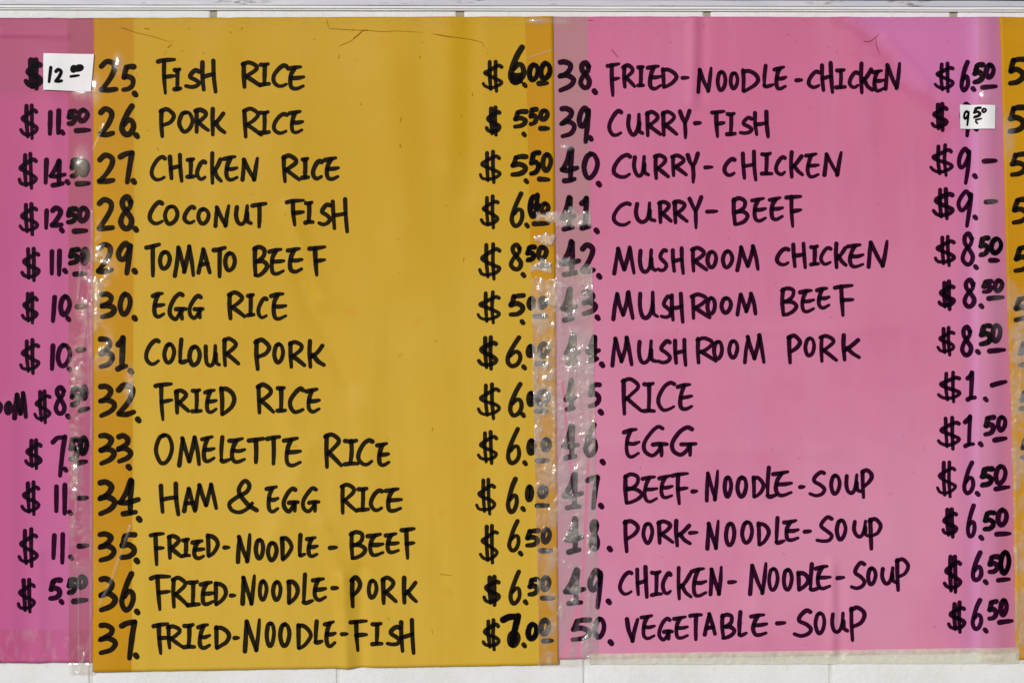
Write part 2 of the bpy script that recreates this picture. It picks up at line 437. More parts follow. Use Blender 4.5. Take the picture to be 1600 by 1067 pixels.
def catmull(P, stepmm=1.6):
    if len(P) == 2:
        P = [P[0], ((P[0][0] + P[1][0]) / 2, (P[0][1] + P[1][1]) / 2), P[1]]
    Q = [(2 * P[0][0] - P[1][0], 2 * P[0][1] - P[1][1])] + P + [(2 * P[-1][0] - P[-2][0], 2 * P[-1][1] - P[-2][1])]
    out = []
    for i in range(1, len(Q) - 2):
        p0, p1, p2, p3 = Q[i - 1], Q[i], Q[i + 1], Q[i + 2]
        n = max(2, int(math.hypot(p2[0] - p1[0], p2[1] - p1[1]) / stepmm))
        for k in range(n):
            t = k / n; t2 = t * t; t3 = t2 * t
            out.append(tuple(0.5 * (2 * p1[c] + (p2[c] - p0[c]) * t + (2 * p0[c] - 5 * p1[c] + 4 * p2[c] - p3[c]) * t2 + (3 * p1[c] - p0[c] - 3 * p2[c] + p3[c]) * t3) for c in (0, 1)))
    out.append(P[-1])
    return out

class Pen:
    def __init__(self, base, hfun=relief):
        self.V, self.F, self.k, self.base, self.h = [], [], 0, base, hfun
    def ribbon(self, P, w, taper=0.0):
        pts = catmull(P)
        n = len(pts)
        off = self.base + 0.22 + 0.006 * self.k; self.k += 1
        ph = random.uniform(0, 100)
        L, Rt = [], []
        def rad(i):
            f = i / (n - 1)
            r = w / 2 * (1.0 + 0.10 * noise.noise(Vector((f * 3.0, ph, 0))) + 0.05 * noise.noise(Vector((i * 0.5, ph, 7))))
            r *= 1.06 - 0.10 * f
            if taper: r *= 1 - taper * max(0.0, (f - 0.6) / 0.4) ** 1.5
            return r
        for i in range(n):
            a, b = pts[max(0, i - 1)], pts[min(n - 1, i + 1)]
            tx, ty = b[0] - a[0], b[1] - a[1]
            l = math.hypot(tx, ty) or 1.0
            tx /= l; ty /= l
            r = rad(i)
            x, y = pts[i]
            L.append((x - ty * r, y + tx * r)); Rt.append((x + ty * r, y - tx * r))
        def add(x, y):
            self.V.append(W(x, y, off + self.h(x, y))); return len(self.V) - 1
        li = [add(*p) for p in L]; ri = [add(*p) for p in Rt]; ci = [add(*p) for p in pts]
        for i in range(n - 1):
            self.F.append((li[i], li[i + 1], ci[i + 1], ci[i])); self.F.append((ci[i], ci[i + 1], ri[i + 1], ri[i]))
        for end in (0, n - 1):
            a, b = (pts[0], pts[1]) if end == 0 else (pts[-1], pts[-2])
            ang = math.atan2(a[1] - b[1], a[0] - b[0]); r = rad(end)
            rr = [add(a[0] + r * math.cos(ang + q), a[1] + r * math.sin(ang + q)) for q in [math.pi / 2 - math.pi * k / 6 for k in range(1, 6)]]
            e0, e1 = (ri[0], li[0]) if end == 0 else (li[-1], ri[-1])
            chain = [e0] + rr + [e1]
            for k in range(6): self.F.append((ci[end], chain[k], chain[k + 1]))
    def glyph(self, ch, x0, x1, y0, y1, w, bold=0):
        m = w / 2
        x0, x1, y0, y1 = x0 + m, x1 - m, y0 + m, y1 - m
        if ch == '.':
            cx, cy = (x0 + x1) / 2, (y0 + y1) / 2
            self.ribbon([(cx - 1.0, cy - 1.3), (cx + 1.1, cy + 1.4)], w * 1.02); return
        j = 0.022
        for st in GP[ch]:
            P = [(x0 + (x1 - x0) * (u + random.uniform(-j, j)), y0 + (y1 - y0) * (v + random.uniform(-j, j) * 0.8)) for u, v in st]
            self.ribbon(P, w * random.uniform(0.95, 1.06), taper=0.25 if ch in 'EFCLNY-_' else 0.1)
    def build(self, name, mat, parent):
        return mk(name, self.V, self.F, mat, parent, smooth=False)

def write(name, data, w, base, parent, mat, label=None, hfun=relief):
    """data: 'X x0 x1 y0 y1; ...' (ink extents); a leading * marks a letter gone over twice"""
    pen = Pen(base, hfun)
    txt = ''
    for it in data.split(';'):
        p = it.split()
        if not p: continue
        ch = p[0]; ww = w
        twice = ch.startswith('*')
        if twice: ch = ch[1:]
        x0, x1, y0, y1 = map(float, p[1:5])
        if len(p) > 5: ww = float(p[5])
        if ch == '~':                              # blot: a solid patch of ink
            n = 5
            for k in range(n):
                yy = y0 + (y1 - y0) * (k + 0.5) / n
                pen.ribbon([(x0 + 2, yy), ((x0 + x1) / 2, yy + 1), (x1 - 2, yy)], (y1 - y0) / n * 1.5)
            continue
        if name == 'price' and not twice and ch in '0125-_' and (y1 - y0) < 39 and (x1 - x0) < 33: ww *= 1.13
        if ch == '$': ww *= 0.86 if not twice else 0.98; twice = False
        pen.glyph(ch, x0, x1, y0, y1, ww)
        if twice: pen.glyph(ch, x0 - 1.5, x1 + 1, y0 - 1, y1 + 2, ww * 1.15)
    o = pen.build(name, mat, parent)
    if label: o['label'] = label
    return o

def write_words(dish, data, w, base, parent):
    items = [q for q in data.split(';') if q.strip()]; k = 0
    for word in dish.split(' '):
        write('dish_word', ';'.join(items[k:k + len(word)]), w, base, parent, M_ink_y if base == B_YEL else M_ink_p, 'black hand lettered word ' + word)
        k += len(word)
    assert k == len(items), dish

# ------------------------------------------------------------------ the wall of painted blocks
BW, BH, BY0 = 386, 201, -128
wall = empty('block_wall', W(800, 1470, 0))
tagthing(wall, 'white painted concrete block wall showing above and below the handwritten menu sheets', 'wall')
def block_mesh(gap, name):
    # one block with rounded, slightly uneven edges; origin at its centre on the wall face
    w, h, dp, r = BW - gap, BH - gap, 60, 3.0 if gap > 6 else 1.8
    V, F = [], []
    rings = [(0, -dp), (0, -r), (r * 0.35, -r * 0.3), (r * 1.2, 0)]
    def ring(ins, dd):
        out = []
        hw, hh = w / 2 - ins, h / 2 - ins
        nxx, nyy = 10, 5
        per = [(-hw + 2 * hw * i / nxx, -hh) for i in range(nxx)] + [(hw, -hh + 2 * hh * i / nyy) for i in range(nyy)] + \
              [(hw - 2 * hw * i / nxx, hh) for i in range(nxx)] + [(-hw, hh - 2 * hh * i / nyy) for i in range(nyy)]
        for x, z in per:
            jx = 0.7 * noise.noise(Vector((x / 20, z / 20, 0))); out.append(((x + jx) * S, -dd * S, (z + jx) * S))
        return out
    R_ = [ring(i, d) for i, d in rings]
    n = len(R_[0])
    for rr in R_: V += rr
    for k in range(len(R_) - 1):
        for i in range(n):
            a, b = k * n + i, k * n + (i + 1) % n
            F.append((a, b, b + n, a + n))
    V.append((0, 0, 0)); c = len(V) - 1
    k = (len(R_) - 1) * n
    for i in range(n): F.append((k + i, k + (i + 1) % n, c))
    me = bpy.data.meshes.new(name)
    me.from_pydata(V, [], F); me.materials.append(M_block); me.update()
    return me
bm_, bm_top = block_mesh(4.5, 'block'), block_mesh(10, 'wide_joint_block')
for c in range(-1, 8):
    off = 333 if c % 2 == 0 else 527
    for k in range(-3, 5):
        x = off + k * BW + BW / 2 + random.uniform(-1, 1)
        o = bpy.data.objects.new('block', bm_top if c <= 1 else bm_); COL.objects.link(o); o.parent = wall
        o.location = W(x, BY0 + c * BH + BH / 2, random.uniform(-0.8, 0.2)) - wall.location
        o.rotation_euler = (0, R(random.uniform(-0.12, 0.12)), 0)
x0, x1, y0, y1 = -900, 2500, -340, 1480
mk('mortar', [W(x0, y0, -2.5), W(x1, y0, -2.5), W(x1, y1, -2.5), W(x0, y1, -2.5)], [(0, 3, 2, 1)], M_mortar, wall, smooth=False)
BX = [W(x0, y0, -60), W(x1, y0, -60), W(x1, y1, -60), W(x0, y1, -60)]
mk('wall_core', [W(-1200, 2434, -60), W(2800, 2434, -60), W(2800, -700, -60), W(-1200, -700, -60),
                 W(-1200, 2434, -200), W(2800, 2434, -200), W(2800, -700, -200), W(-1200, -700, -200)],
   [(0, 1, 2, 3), (7, 6, 5, 4), (0, 4, 5, 1), (3, 2, 6, 7), (0, 3, 7, 4), (1, 5, 6, 2)], M_mortar, wall, smooth=False)
# lower wall below the blocks that could be seen (plain render coat down to the pavement)
mk('wall_base', [W(-1200, 1481, 1), W(2800, 1481, 1), W(2800, 2433, 1), W(-1200, 2433, 1), W(-1200, 1481, -59), W(2800, 1481, -59), W(2800, 2433, -59), W(-1200, 2433, -59)],
   [(3, 2, 1, 0), (0, 1, 5, 4), (0, 4, 7, 3), (1, 2, 6, 5)], M_block, wall, smooth=False)

# ------------------------------------------------------------------ metal ledge along the top
ledge = empty('metal_ledge', W(800, 15, 0))
tagthing(ledge, 'long pale painted metal ledge running along the wall above the menu sheets', 'ledge')
def extrude_profile(name, prof, mat, xs=(-900, 2500), seg=170):
    V, F = [], []
    n = len(prof)
    for i in range(seg + 1):
        x = xs[0] + (xs[1] - xs[0]) * i / seg
        tilt = (x - 800) * 0.0022
        for y, dd in prof:
            V.append(W(x, y + tilt + 0.35 * noise.noise(Vector((x / 90, y, 1))), dd + 0.3 * noise.noise(Vector((x / 60, y, 5)))))
    for i in range(seg):
        for k in range(n - 1):
            a = i * n + k
            F.append((a, a + 1, a + n + 1, a + n))
    return mk(name, V, F, mat, ledge, smooth=False)
extrude_profile('face_strip', [(0.5, 3), (0.5, 6), (1.5, 7.2), (9.2, 7), (9.8, 6.2), (10.2, 3)], M_metal)
extrude_profile('lower_lip', [(10.4, 0), (10.4, 5.5), (11.0, 6.2), (13.4, 6.4), (14.2, 6.0), (14.6, 4.6), (14.9, 3.2), (16.4, 3.4), (16.9, 3), (17.0, -2)], M_label)
extrude_profile('upper_gap_shade', [(-60, 2), (-1, 2), (-0.6, 3), (0.4, 3)], M_dark)  # dark strip drawn in place of the shaded gap
extrude_profile('upper_panel', [(-160, 9), (-3, 9), (-2, 8), (-2, 1)], M_metal)

# ------------------------------------------------------------------ the four menu sheets
LP_L = [(0, -560), (1067, -560)]; LP_R = [(28, 151), (1035, 150)]
Y_L = [(28, 146.5), (300, 145), (600, 145), (1050, 144.5)]; Y_R = [(27, 864.5), (300, 867), (600, 869.5), (1040, 873)]
P_L = [(27, 860), (1040, 867)]; P_R = [(27, 1567), (200, 1572), (450, 1578), (640, 1585), (900, 1589), (1020, 1591)]
E_L = [(27, 1562), (200, 1567), (450, 1573), (640, 1580), (900, 1585), (1030, 1587)]; E_R = [(0, 2290), (1067, 2290)]
B_PINK, B_YEL = 3.2, 4.3
left = empty('menu_sheet', W(-205, 1034, 3))
tagthing(left, 'magenta pink menu sheet cut off by the left edge, showing only a column of prices', 'menu sheet', 'handwritten menu sheets taped to the wall')
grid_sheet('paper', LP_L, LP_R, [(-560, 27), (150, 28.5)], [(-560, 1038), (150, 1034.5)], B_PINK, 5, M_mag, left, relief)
yel = empty('menu_sheet', W(508, 1044, 4))
tagthing(yel, 'yellow menu sheet in the middle listing rice dishes numbered 25 to 37', 'menu sheet', 'handwritten menu sheets taped to the wall')
grid_sheet('paper', Y_L, Y_R, [(145, 28.5), (500, 27), (868, 26)], [(144, 1049.5), (400, 1045), (640, 1042), (873, 1037.5)], B_YEL, 5, M_yel, yel, relief)
pin = empty('menu_sheet', W(1226, 1024, 3))
tagthing(pin, 'pale pink menu sheet listing noodle, curry and soup dishes numbered 38 to 50', 'menu sheet', 'handwritten menu sheets taped to the wall')
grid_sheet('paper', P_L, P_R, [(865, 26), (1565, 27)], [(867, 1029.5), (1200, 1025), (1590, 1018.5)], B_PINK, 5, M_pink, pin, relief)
ryel = empty('menu_sheet', W(1937, 1030, 4))
tagthing(ryel, 'yellow menu sheet at the right edge showing only a sliver of its item numbers', 'menu sheet', 'handwritten menu sheets taped to the wall')
grid_sheet('paper', E_L, E_R, [(1562, 27), (2290, 28)], [(1587, 1030), (2290, 1020)], B_YEL, 5, M_yel, ryel, relief)

LEFT_PRICES = [
 '*$ 36 69 89 144 9.5',
 '$ 29 62 161 220;l 74 83 172 213;l 87 96 169 212;. 94 101 204 211;5 103 121 170 198;0 118 141 168 194;_ 115 144 199 209',
 '$ 26 61 238 298;l 67 77 247 289;4 75 105 248 293;. 102 109 282 288;*5 109 125 247 278;0 122 141 248 278;_ 116 143 282 292',
 '$ 28 62 315 369;l 68 77 326 360;2 77 100 321 357;. 93 100 357 363;*5 103 121 323 350;0 119 141 321 350;_ 112 139 356 366',
 '$ 31 65 385 442;l 77 85 389 432;l 88 97 388 433;. 98 105 420 427;*5 106 125 387 414;0 124 141 385 416;_ 112 138 423 433',
 '$ 31 62 455 508;l 78 90 461 506;0 90 113 459 496;. 103 110 495 502;- 116 138 473 485',
 '$ 29 64 528 586;l 77 87 536 580;0 86 113 535 576;. 105 112 574 580;- 118 136 540 553',
 'O -16 5 625 649;O 6 21 626 649;M 19 44 611 656;$ 51 82 608 663;8 82 105 601 649;. 103 109 647 654;*5 109 125 604 635;0 124 139 600 627;_ 121 142 633 646',
 '$ 37 68 684 735;7 79 105 679 746;. 98 106 730 737;*5 107 124 683 719;*0 122 139 680 711;_ 117 139 716 728',
 '$ 31 65 750 807;l 84 92 756 802;l 97 105 754 805;. 106 113 797 805;- 119 140 772 784',
 '$ 26 62 824 887;l 79 89 832 876;l 93 102 831 882;. 108 114 867 875;- 119 141 846 859',
 '$ 25 58 902 959;5 74 98 902 939;. 92 100 936 944;*5 104 120 902 928;0 118 138 896 922;_ 111 139 932 944']
for d_ in LEFT_PRICES: write('price', d_, 7.6, B_PINK, left, M_ink_p)

YEL = [
 ('FISH RICE', '2 153 186 92 147;5 188 213 100 145;. 207 215 144 151',
  'F 243 276 90 150;I 269 285 105 144;S 287 315 107 140;H 312 340 92 147;R 376 410 94 140;I 403 424 97 137;C 423 451 99 139;E 446 478 101 142',
  '$ 752 788 93 146;6 793 823 70 133 9.5;~ 797 817 114 130;. 817 823 129 138;*0 824 844 98 128;*0 842 863 96 126;_ 838 859 126 135'),
 ('PORK RICE', '2 152 181 166 216;6 186 213 162 215;. 209 218 209 216',
  'P 247 275 168 217;O 276 304 172 209;R 302 329 168 210;K 327 354 167 214;R 377 412 167 217;I 403 424 172 212;C 424 451 175 212;E 449 476 171 211',
  '*$ 757 785 165 215;5 800 826 171 202;. 816 822 206 215;5 825 842 167 198;0 840 860 169 191;_ 841 861 197 205'),
 ('CHICKEN RICE', '2 151 182 239 289;7 184 211 235 290;. 206 212 281 287',
  'C 233 261 242 285;H 262 287 239 286;I 289 307 245 281;C 304 324 249 284;K 327 349 237 290;E 347 374 242 285;N 375 406 244 285;R 439 471 240 287;I 469 485 245 282;C 485 506 248 283;E 504 532 244 283',
  '$ 747 785 234 289;5 796 826 241 277;. 819 826 279 288;*5 827 845 236 274;0 844 865 237 271;_ 839 861 277 284'),
 ('COCONUT FISH', '2 150 181 307 363;8 183 211 304 361;. 208 216 355 362',
  'C 230 257 313 353;O 254 281 319 353;C 284 307 320 352;O 306 330 323 353;N 333 361 318 357;U 365 396 319 354;T 391 419 315 358;F 445 478 310 356;I 474 492 313 352;S 495 519 316 354;H 516 546 308 365',
  '$ 749 782 304 359;6 796 820 300 356;. 819 828 348 357;*0 825 843 304 341;*1 832 846 302 325;0 842 861 314 337;_ 830 860 345 354'),
 ('TOMATO BEEF', '2 149 179 378 429;9 180 209 376 431;. 207 214 420 428',
  'T 225 252 379 434;O 246 269 390 423;M 270 306 381 435;A 307 331 386 430;T 331 355 384 435;O 348 371 392 426;B 394 421 382 434;E 417 447 386 431;E 446 475 385 428;F 480 511 383 433',
  '$ 746 785 378 440;8 794 818 379 424;. 815 821 426 434;*5 821 838 383 409;0 837 858 382 409;_ 839 863 412 419'),
 ('EGG RICE', '3 154 183 455 500;0 183 208 455 496;. 207 214 494 501',
  'E 235 260 455 498;G 261 293 455 502;G 292 320 459 500;R 354 386 454 501;I 384 400 457 497;C 400 420 462 500;E 420 450 455 502',
  '$ 744 785 453 508;5 793 822 458 496;. 813 820 500 507;0 822 839 462 486;0 839 857 461 485;_ 832 858 490 498'),
 ('COLOUR PORK', '3 152 180 524 578;1 180 201 524 580;. 201 208 577 584',
  'C 224 251 528 572;O 253 276 534 570;L 277 297 527 570;O 292 316 538 574;U 317 346 537 575;R 346 376 526 574;P 396 424 528 580;O 425 446 534 570;R 449 479 531 577;K 479 509 529 577',
  '*$ 745 780 524 580;6 789 817 524 575;. 815 823 570 578;0 821 837 537 560;0 839 860 533 561;_ 834 858 564 572'),
 ('FRIED RICE', '3 152 183 598 653;2 180 214 597 652;. 213 219 653 659',
  'F 239 272 596 659;R 271 298 606 648;I 297 317 606 647;E 317 341 606 647;D 342 370 601 651;R 399 431 598 649;I 430 449 602 646;C 449 477 604 647;E 475 502 605 646',
  '$ 745 784 597 656;6 793 819 596 652;. 814 821 645 652;0 822 838 610 636;*0 838 860 608 635;_ 834 859 638 646'),
 ('OMELETTE RICE', '3 152 183 675 728;3 180 209 676 725;. 198 205 727 733',
  'O 240 273 676 726;M 276 315 679 731;E 312 338 679 724;L 341 363 679 725;E 355 386 682 725;T 385 414 682 726;T 414 440 679 727;E 440 473 681 730;R 505 537 675 733;I 535 563 684 729;C 556 585 684 729;E 586 611 689 730',
  '$ 745 780 672 727;6 790 815 667 727;. 817 824 720 727;0 822 839 684 712;0 844 863 682 707;_ 835 860 715 724'),
 ('HAM & EGG RICE', '3 151 184 748 806;4 183 220 746 807;. 214 221 808 814',
  'H 247 282 752 807;A 284 308 760 802;M 302 341 753 799;& 354 404 748 804;E 413 438 757 802;G 439 469 759 802;G 469 501 759 802;R 530 561 754 804;I 556 579 759 801;C 575 600 762 800;E 599 630 760 801',
  '$ 742 777 746 806;6 790 811 745 802;. 814 821 791 799;0 820 835 756 785;0 839 858 756 780;_ 835 861 785 794'),
 ('FRIED-NOODLE-BEEF', '3 151 183 828 879;5 185 215 831 875;. 211 217 871 881',
  'F 232 259 829 885;R 260 286 833 875;I 282 299 839 872;E 297 322 841 875;D 321 344 832 872;- 347 361 851 859;N 368 394 832 881;O 396 415 839 875;O 415 436 844 878;D 437 459 835 877;L 464 480 832 872;E 476 499 836 872;- 512 529 850 860;B 545 574 827 875;E 571 602 831 870;E 599 626 830 866;F 624 651 822 876',
  '$ 748 781 818 883;6 792 814 810 863;. 810 817 861 868;5 819 845 825 856;0 844 863 822 851;_ 841 866 856 864'),
 ('FRIED-NOODLE-PORK', '3 152 185 899 957;6 186 213 891 956;. 210 219 952 959',
  'F 232 269 896 955;R 266 297 899 951;I 290 314 905 949;E 310 337 906 947;D 333 357 906 947;- 357 370 926 934;N 375 401 895 947;O 402 420 904 940;O 423 442 905 940;D 447 469 903 945;L 470 492 894 946;E 485 512 900 940;- 516 531 913 923;P 546 566 899 951;O 572 592 903 937;R 594 622 899 945;K 626 654 899 945',
  '*$ 753 784 897 948;6 794 816 890 946;. 818 825 936 945;5 823 844 901 932;0 843 862 897 925;_ 843 869 930 938'),
 ('FRIED-NOODLE-FISH', '3 152 185 971 1024;7 186 215 967 1031;. 209 217 1020 1028',
  'F 237 266 971 1023;R 259 288 974 1015;I 284 307 972 1015;E 306 331 972 1015;D 334 362 975 1015;- 363 376 992 1000;N 379 409 964 1020;O 413 432 969 1012;O 434 456 971 1012;D 462 489 971 1016;L 489 507 967 1008;E 504 527 968 1012;- 531 546 985 994;F 544 576 966 1020;I 578 600 970 1010;S 602 628 975 1010;H 623 650 964 1024',
  '$ 752 783 965 1017;*7 782 814 958 1010 9;0 792 814 983 1012 10;0 796 809 990 1006 9;. 816 822 1004 1011;*0 822 842 971 1000;0 841 862 964 994;_ 845 867 996 1005'),
]
PINK = [
 ('FRIED-NOODLE-CHICKEN', '3 870 901 92 145;8 902 926 94 141;. 926 933 139 148',
  'F 946 971 97 152;R 971 995 99 140;I 994 1009 101 138;E 1009 1036 100 142;D 1032 1061 104 140;- 1063 1079 118 126;N 1088 1115 103 147;O 1118 1137 109 144;O 1138 1156 111 142;D 1157 1189 106 146;L 1190 1212 100 139;E 1207 1231 102 142;- 1241 1256 121 130;C 1260 1283 109 140;H 1281 1304 96 148;I 1304 1324 106 141;C 1324 1344 110 140;K 1341 1366 97 148;E 1360 1385 107 145;N 1381 1410 96 142',
  '$ 1458 1494 96 146;6 1499 1517 94 145;. 1518 1525 136 143;*5 1520 1538 99 131;0 1536 1556 98 126;_ 1531 1560 131 142'),
 ('CURRY-FISH', '3 873 902 165 218;9 900 925 165 225;. 920 926 214 219',
  'C 948 974 170 215;U 978 1008 176 214;R 1007 1035 172 215;R 1032 1061 172 215;Y 1059 1081 170 219;- 1083 1098 188 197;F 1109 1135 171 217;I 1133 1152 174 214;S 1154 1178 181 212;H 1176 1204 171 217',
  '*$ 1454 1484 159 207;9 1499 1520 158 216;. 1522 1528 198 205'),
 ('CURRY-CHICKEN', '4 874 906 229 287;0 908 938 236 282;. 932 940 284 292',
  'C 955 988 239 280;U 987 1016 242 278;R 1020 1047 239 282;R 1047 1076 240 278;Y 1071 1094 237 289;- 1099 1116 257 266;C 1128 1151 245 277;H 1157 1184 234 285;I 1187 1209 237 276;C 1209 1230 242 276;K 1232 1257 234 280;E 1256 1282 237 280;N 1285 1318 235 277',
  '$ 1452 1492 224 277;9 1494 1520 229 289;. 1521 1527 272 279;- 1533 1560 246 258'),
 ('CURRY-BEEF', '4 874 902 305 362;1 905 925 305 361;. 929 936 358 364',
  'C 955 988 314 355;U 990 1026 314 350;R 1027 1052 312 351;R 1050 1077 311 351;Y 1074 1099 305 360;- 1102 1124 326 335;B 1143 1172 307 354;E 1172 1200 307 348;E 1199 1226 306 346;F 1225 1255 303 357',
  '*$ 1456 1493 292 345;9 1494 1523 296 357;. 1521 1528 336 344;- 1536 1561 309 322'),
 ('MUSHROOM CHICKEN', '4 873 909 374 433;2 905 932 378 429;. 933 940 429 435',
  'M 957 994 383 431;U 996 1028 387 428;S 1025 1045 387 426;H 1048 1071 385 430;R 1078 1108 384 427;O 1102 1123 390 421;O 1126 1148 389 421;M 1149 1188 381 425;C 1210 1235 385 417;H 1236 1262 377 422;I 1264 1282 382 417;C 1279 1301 384 416;K 1302 1325 377 421;E 1321 1352 379 420;N 1354 1390 373 420',
  '$ 1459 1496 367 418;8 1500 1525 362 416;. 1522 1529 414 421;*5 1529 1546 369 401;*0 1545 1568 370 398;_ 1543 1564 403 411'),
 ('MUSHROOM BEEF', '4 874 903 447 504;3 907 935 452 494;. 931 937 493 500',
  'M 955 992 454 502;U 996 1031 454 500;S 1030 1052 460 499;H 1046 1070 456 506;R 1078 1112 457 501;O 1102 1121 462 494;O 1124 1146 462 492;M 1149 1184 456 495;B 1219 1248 447 495;E 1247 1275 450 490;E 1273 1299 447 484;F 1301 1336 443 496',
  '*$ 1464 1495 437 486;8 1503 1527 434 482;. 1530 1537 474 483;5 1532 1552 436 460;0 1550 1570 434 459;_ 1540 1571 460 471'),
 ('MUSHROOM PORK', '*4 882 907 520 570;4 914 940 522 567;. 938 944 565 575',
  'M 953 990 524 574;U 994 1028 530 570;S 1025 1051 530 570;H 1051 1075 527 574;R 1086 1122 525 570;O 1112 1132 530 564;O 1136 1156 529 562;M 1160 1197 521 570;P 1229 1254 521 570;O 1255 1276 525 559;R 1279 1310 521 568;K 1313 1346 520 565',
  '$ 1463 1495 509 557;8 1499 1522 507 558;. 1525 1532 545 555;*5 1530 1550 506 540;0 1546 1567 504 537;_ 1542 1574 542 553'),
 ('RICE', '4 880 903 590 644;5 917 941 597 638;. 935 943 640 648',
  'R 970 1006 589 649;I 1003 1026 595 647;C 1024 1057 594 644;E 1056 1085 597 643',
  '$ 1464 1504 579 631;1 1509 1527 579 627;. 1537 1543 620 628;_ 1545 1576 591 607'),
 ('EGG', '4 876 907 662 719;6 911 935 660 715;. 939 945 719 725',
  'E 972 1002 667 717;G 1002 1045 664 715;G 1046 1090 664 714',
  '$ 1464 1503 649 704;1 1505 1525 647 700;. 1529 1536 690 698;5 1535 1556 648 682;0 1555 1575 647 676;_ 1549 1576 680 692'),
 ('BEEF-NOODLE-SOUP', '4 877 914 737 797;7 914 938 741 798;. 936 943 787 794',
  'B 973 1006 738 789;E 1001 1030 741 787;E 1027 1054 740 781;F 1047 1078 737 790;- 1079 1092 763 772;N 1101 1125 733 785;O 1129 1146 742 779;O 1149 1170 742 779;D 1174 1197 741 780;L 1195 1217 727 780;E 1205 1240 734 777;- 1247 1260 756 765;S 1263 1292 734 777;O 1295 1316 739 774;U 1319 1348 739 773;P 1344 1366 731 780',
  '$ 1462 1497 719 779;6 1503 1525 719 774;. 1524 1532 768 775;*5 1531 1552 729 760;0 1551 1575 724 759;_ 1551 1580 756 768'),
 ('PORK-NOODLE-SOUP', '4 881 913 806 866;8 919 938 810 861;. 949 957 853 862',
  'P 973 1000 810 864;O 1002 1023 814 851;R 1025 1055 811 852;K 1052 1082 810 855;- 1075 1093 827 837;N 1102 1126 811 860;O 1131 1151 814 855;O 1156 1179 812 851;D 1182 1205 813 854;L 1209 1229 805 852;E 1222 1251 810 847;- 1254 1270 825 835;S 1273 1304 805 849;O 1304 1325 809 846;U 1331 1362 811 842;P 1356 1380 807 860',
  '*$ 1470 1499 792 842;6 1509 1527 787 842;. 1530 1537 836 844;*5 1535 1555 797 829;0 1554 1577 792 824;_ 1552 1582 829 838'),
 ('CHICKEN-NOODLE-SOUP', '4 879 917 886 947;9 917 944 887 952;. 947 956 936 944',
  'C 965 990 890 931;H 992 1014 883 936;I 1015 1037 890 933;C 1032 1051 892 930;K 1056 1083 884 939;E 1077 1107 885 934;N 1107 1131 882 932;- 1136 1153 904 914;N 1169 1201 877 931;O 1198 1219 885 925;O 1221 1241 886 924;D 1244 1267 890 924;L 1262 1284 877 925;E 1271 1300 881 922;- 1305 1322 897 908;S 1327 1355 876 922;O 1353 1372 884 916;U 1375 1404 884 915;P 1398 1423 870 925',
  '*$ 1473 1505 865 929;6 1517 1537 860 910;. 1537 1543 905 913;5 1541 1562 865 897;*0 1560 1580 859 897;_ 1555 1581 900 910'),
 ('VEGETABLE-SOUP', '5 890 926 964 1003;0 925 948 962 1000;. 950 959 1000 1007',
  'V 976 1000 964 1004;E 999 1026 958 1000;G 1026 1053 963 1002;E 1050 1078 960 1000;T 1075 1099 956 1002;A 1098 1121 956 995;B 1125 1151 956 1000;L 1151 1170 953 996;E 1170 1201 956 995;- 1211 1230 968 978;S 1238 1271 950 996;O 1271 1292 954 992;U 1296 1328 955 990;P 1326 1355 945 1004',
  '*$ 1479 1512 938 990;6 1517 1537 933 986;. 1537 1543 981 988;5 1541 1560 935 970;0 1559 1577 933 964;_ 1557 1586 965 976'),
]
for dish, num, words, price in YEL:
    write('item_number', num, 8.8, B_YEL, yel, M_ink_y)
    write_words(dish, words, 7.0, B_YEL, yel)
    write('price', price, 7.2, B_YEL, yel, M_ink_y)
for dish, num, words, price in PINK:
    write('item_number', num, 8.4, B_PINK, pin, M_ink_p)
    write_words(dish, words, 6.7, B_PINK, pin)
    write('price', price, 7.2, B_PINK, pin, M_ink_p)
for k, (x, ya, yb) in enumerate([(1573, 89, 135), (1573, 164, 210), (1576, 237, 278), (1579, 307, 352), (1582, 383, 427), (1582, 462, 504), (1588, 531, 575), (1590, 608, 643), (1592, 681, 719)]):
    write('item_number', '5 %d %d %d %d;%d %d %d %d %d' % (x, x + 31, ya, yb, k + 1, x + 36, x + 60, ya, yb), 8.6, B_YEL, ryel, M_ink_y)

# dirt scratches near the top of the sheets
def scratches(parent, base, lines):
    pen = Pen(base)
    for w, pts in lines: pen.ribbon(pts, w, 0.5)
    o = pen.build('scuff_marks', M_dirt, parent); o['kind'] = 'stuff'
rs = random.Random(3)
L_ = [(1.3, [(510, 31), (512, 38), (514, 44)]), (1.2, [(515, 45), (545, 47), (572, 48), (600, 50), (620, 49), (660, 51)]), (2.2, [(553, 60), (560, 55), (566, 49), (575, 47)]),
      (1.8, [(680, 54), (700, 58), (712, 59)]), (1.2, [(712, 59), (735, 62), (753, 67), (756, 75)]), (1.3, [(531, 72), (545, 66), (555, 60)]), (1.4, [(529, 92), (530, 86)]),
      (1.2, [(190, 44), (215, 52), (240, 58), (265, 66)]), (1.6, [(262, 75), (268, 70)]), (1.4, [(226, 45), (234, 46)]), (1.5, [(377, 46), (379, 43)]), (1.2, [(565, 165), (563, 160)]),
      (1.3, [(627, 185), (625, 192)]), (1.3, [(625, 225), (626, 231)]), (1.3, [(738, 146), (738, 151)]), (1.2, [(676, 668), (675, 675)]), (1.2, [(725, 403), (724, 410)]),
      (1.0, [(688, 897), (700, 898), (707, 899)]), (1.0, [(675, 984), (676, 990)]), (1.0, [(607, 964), (608, 970)])]
for k in range(34):
    x, y = rs.uniform(225, 800), rs.choice([rs.uniform(30, 90), rs.uniform(30, 1040)])
    L_.append((rs.uniform(0.6, 1.1), [(x, y), (x + rs.uniform(-4, 4), y + rs.uniform(-3, 5))]))
scratches(yel, B_YEL, L_)
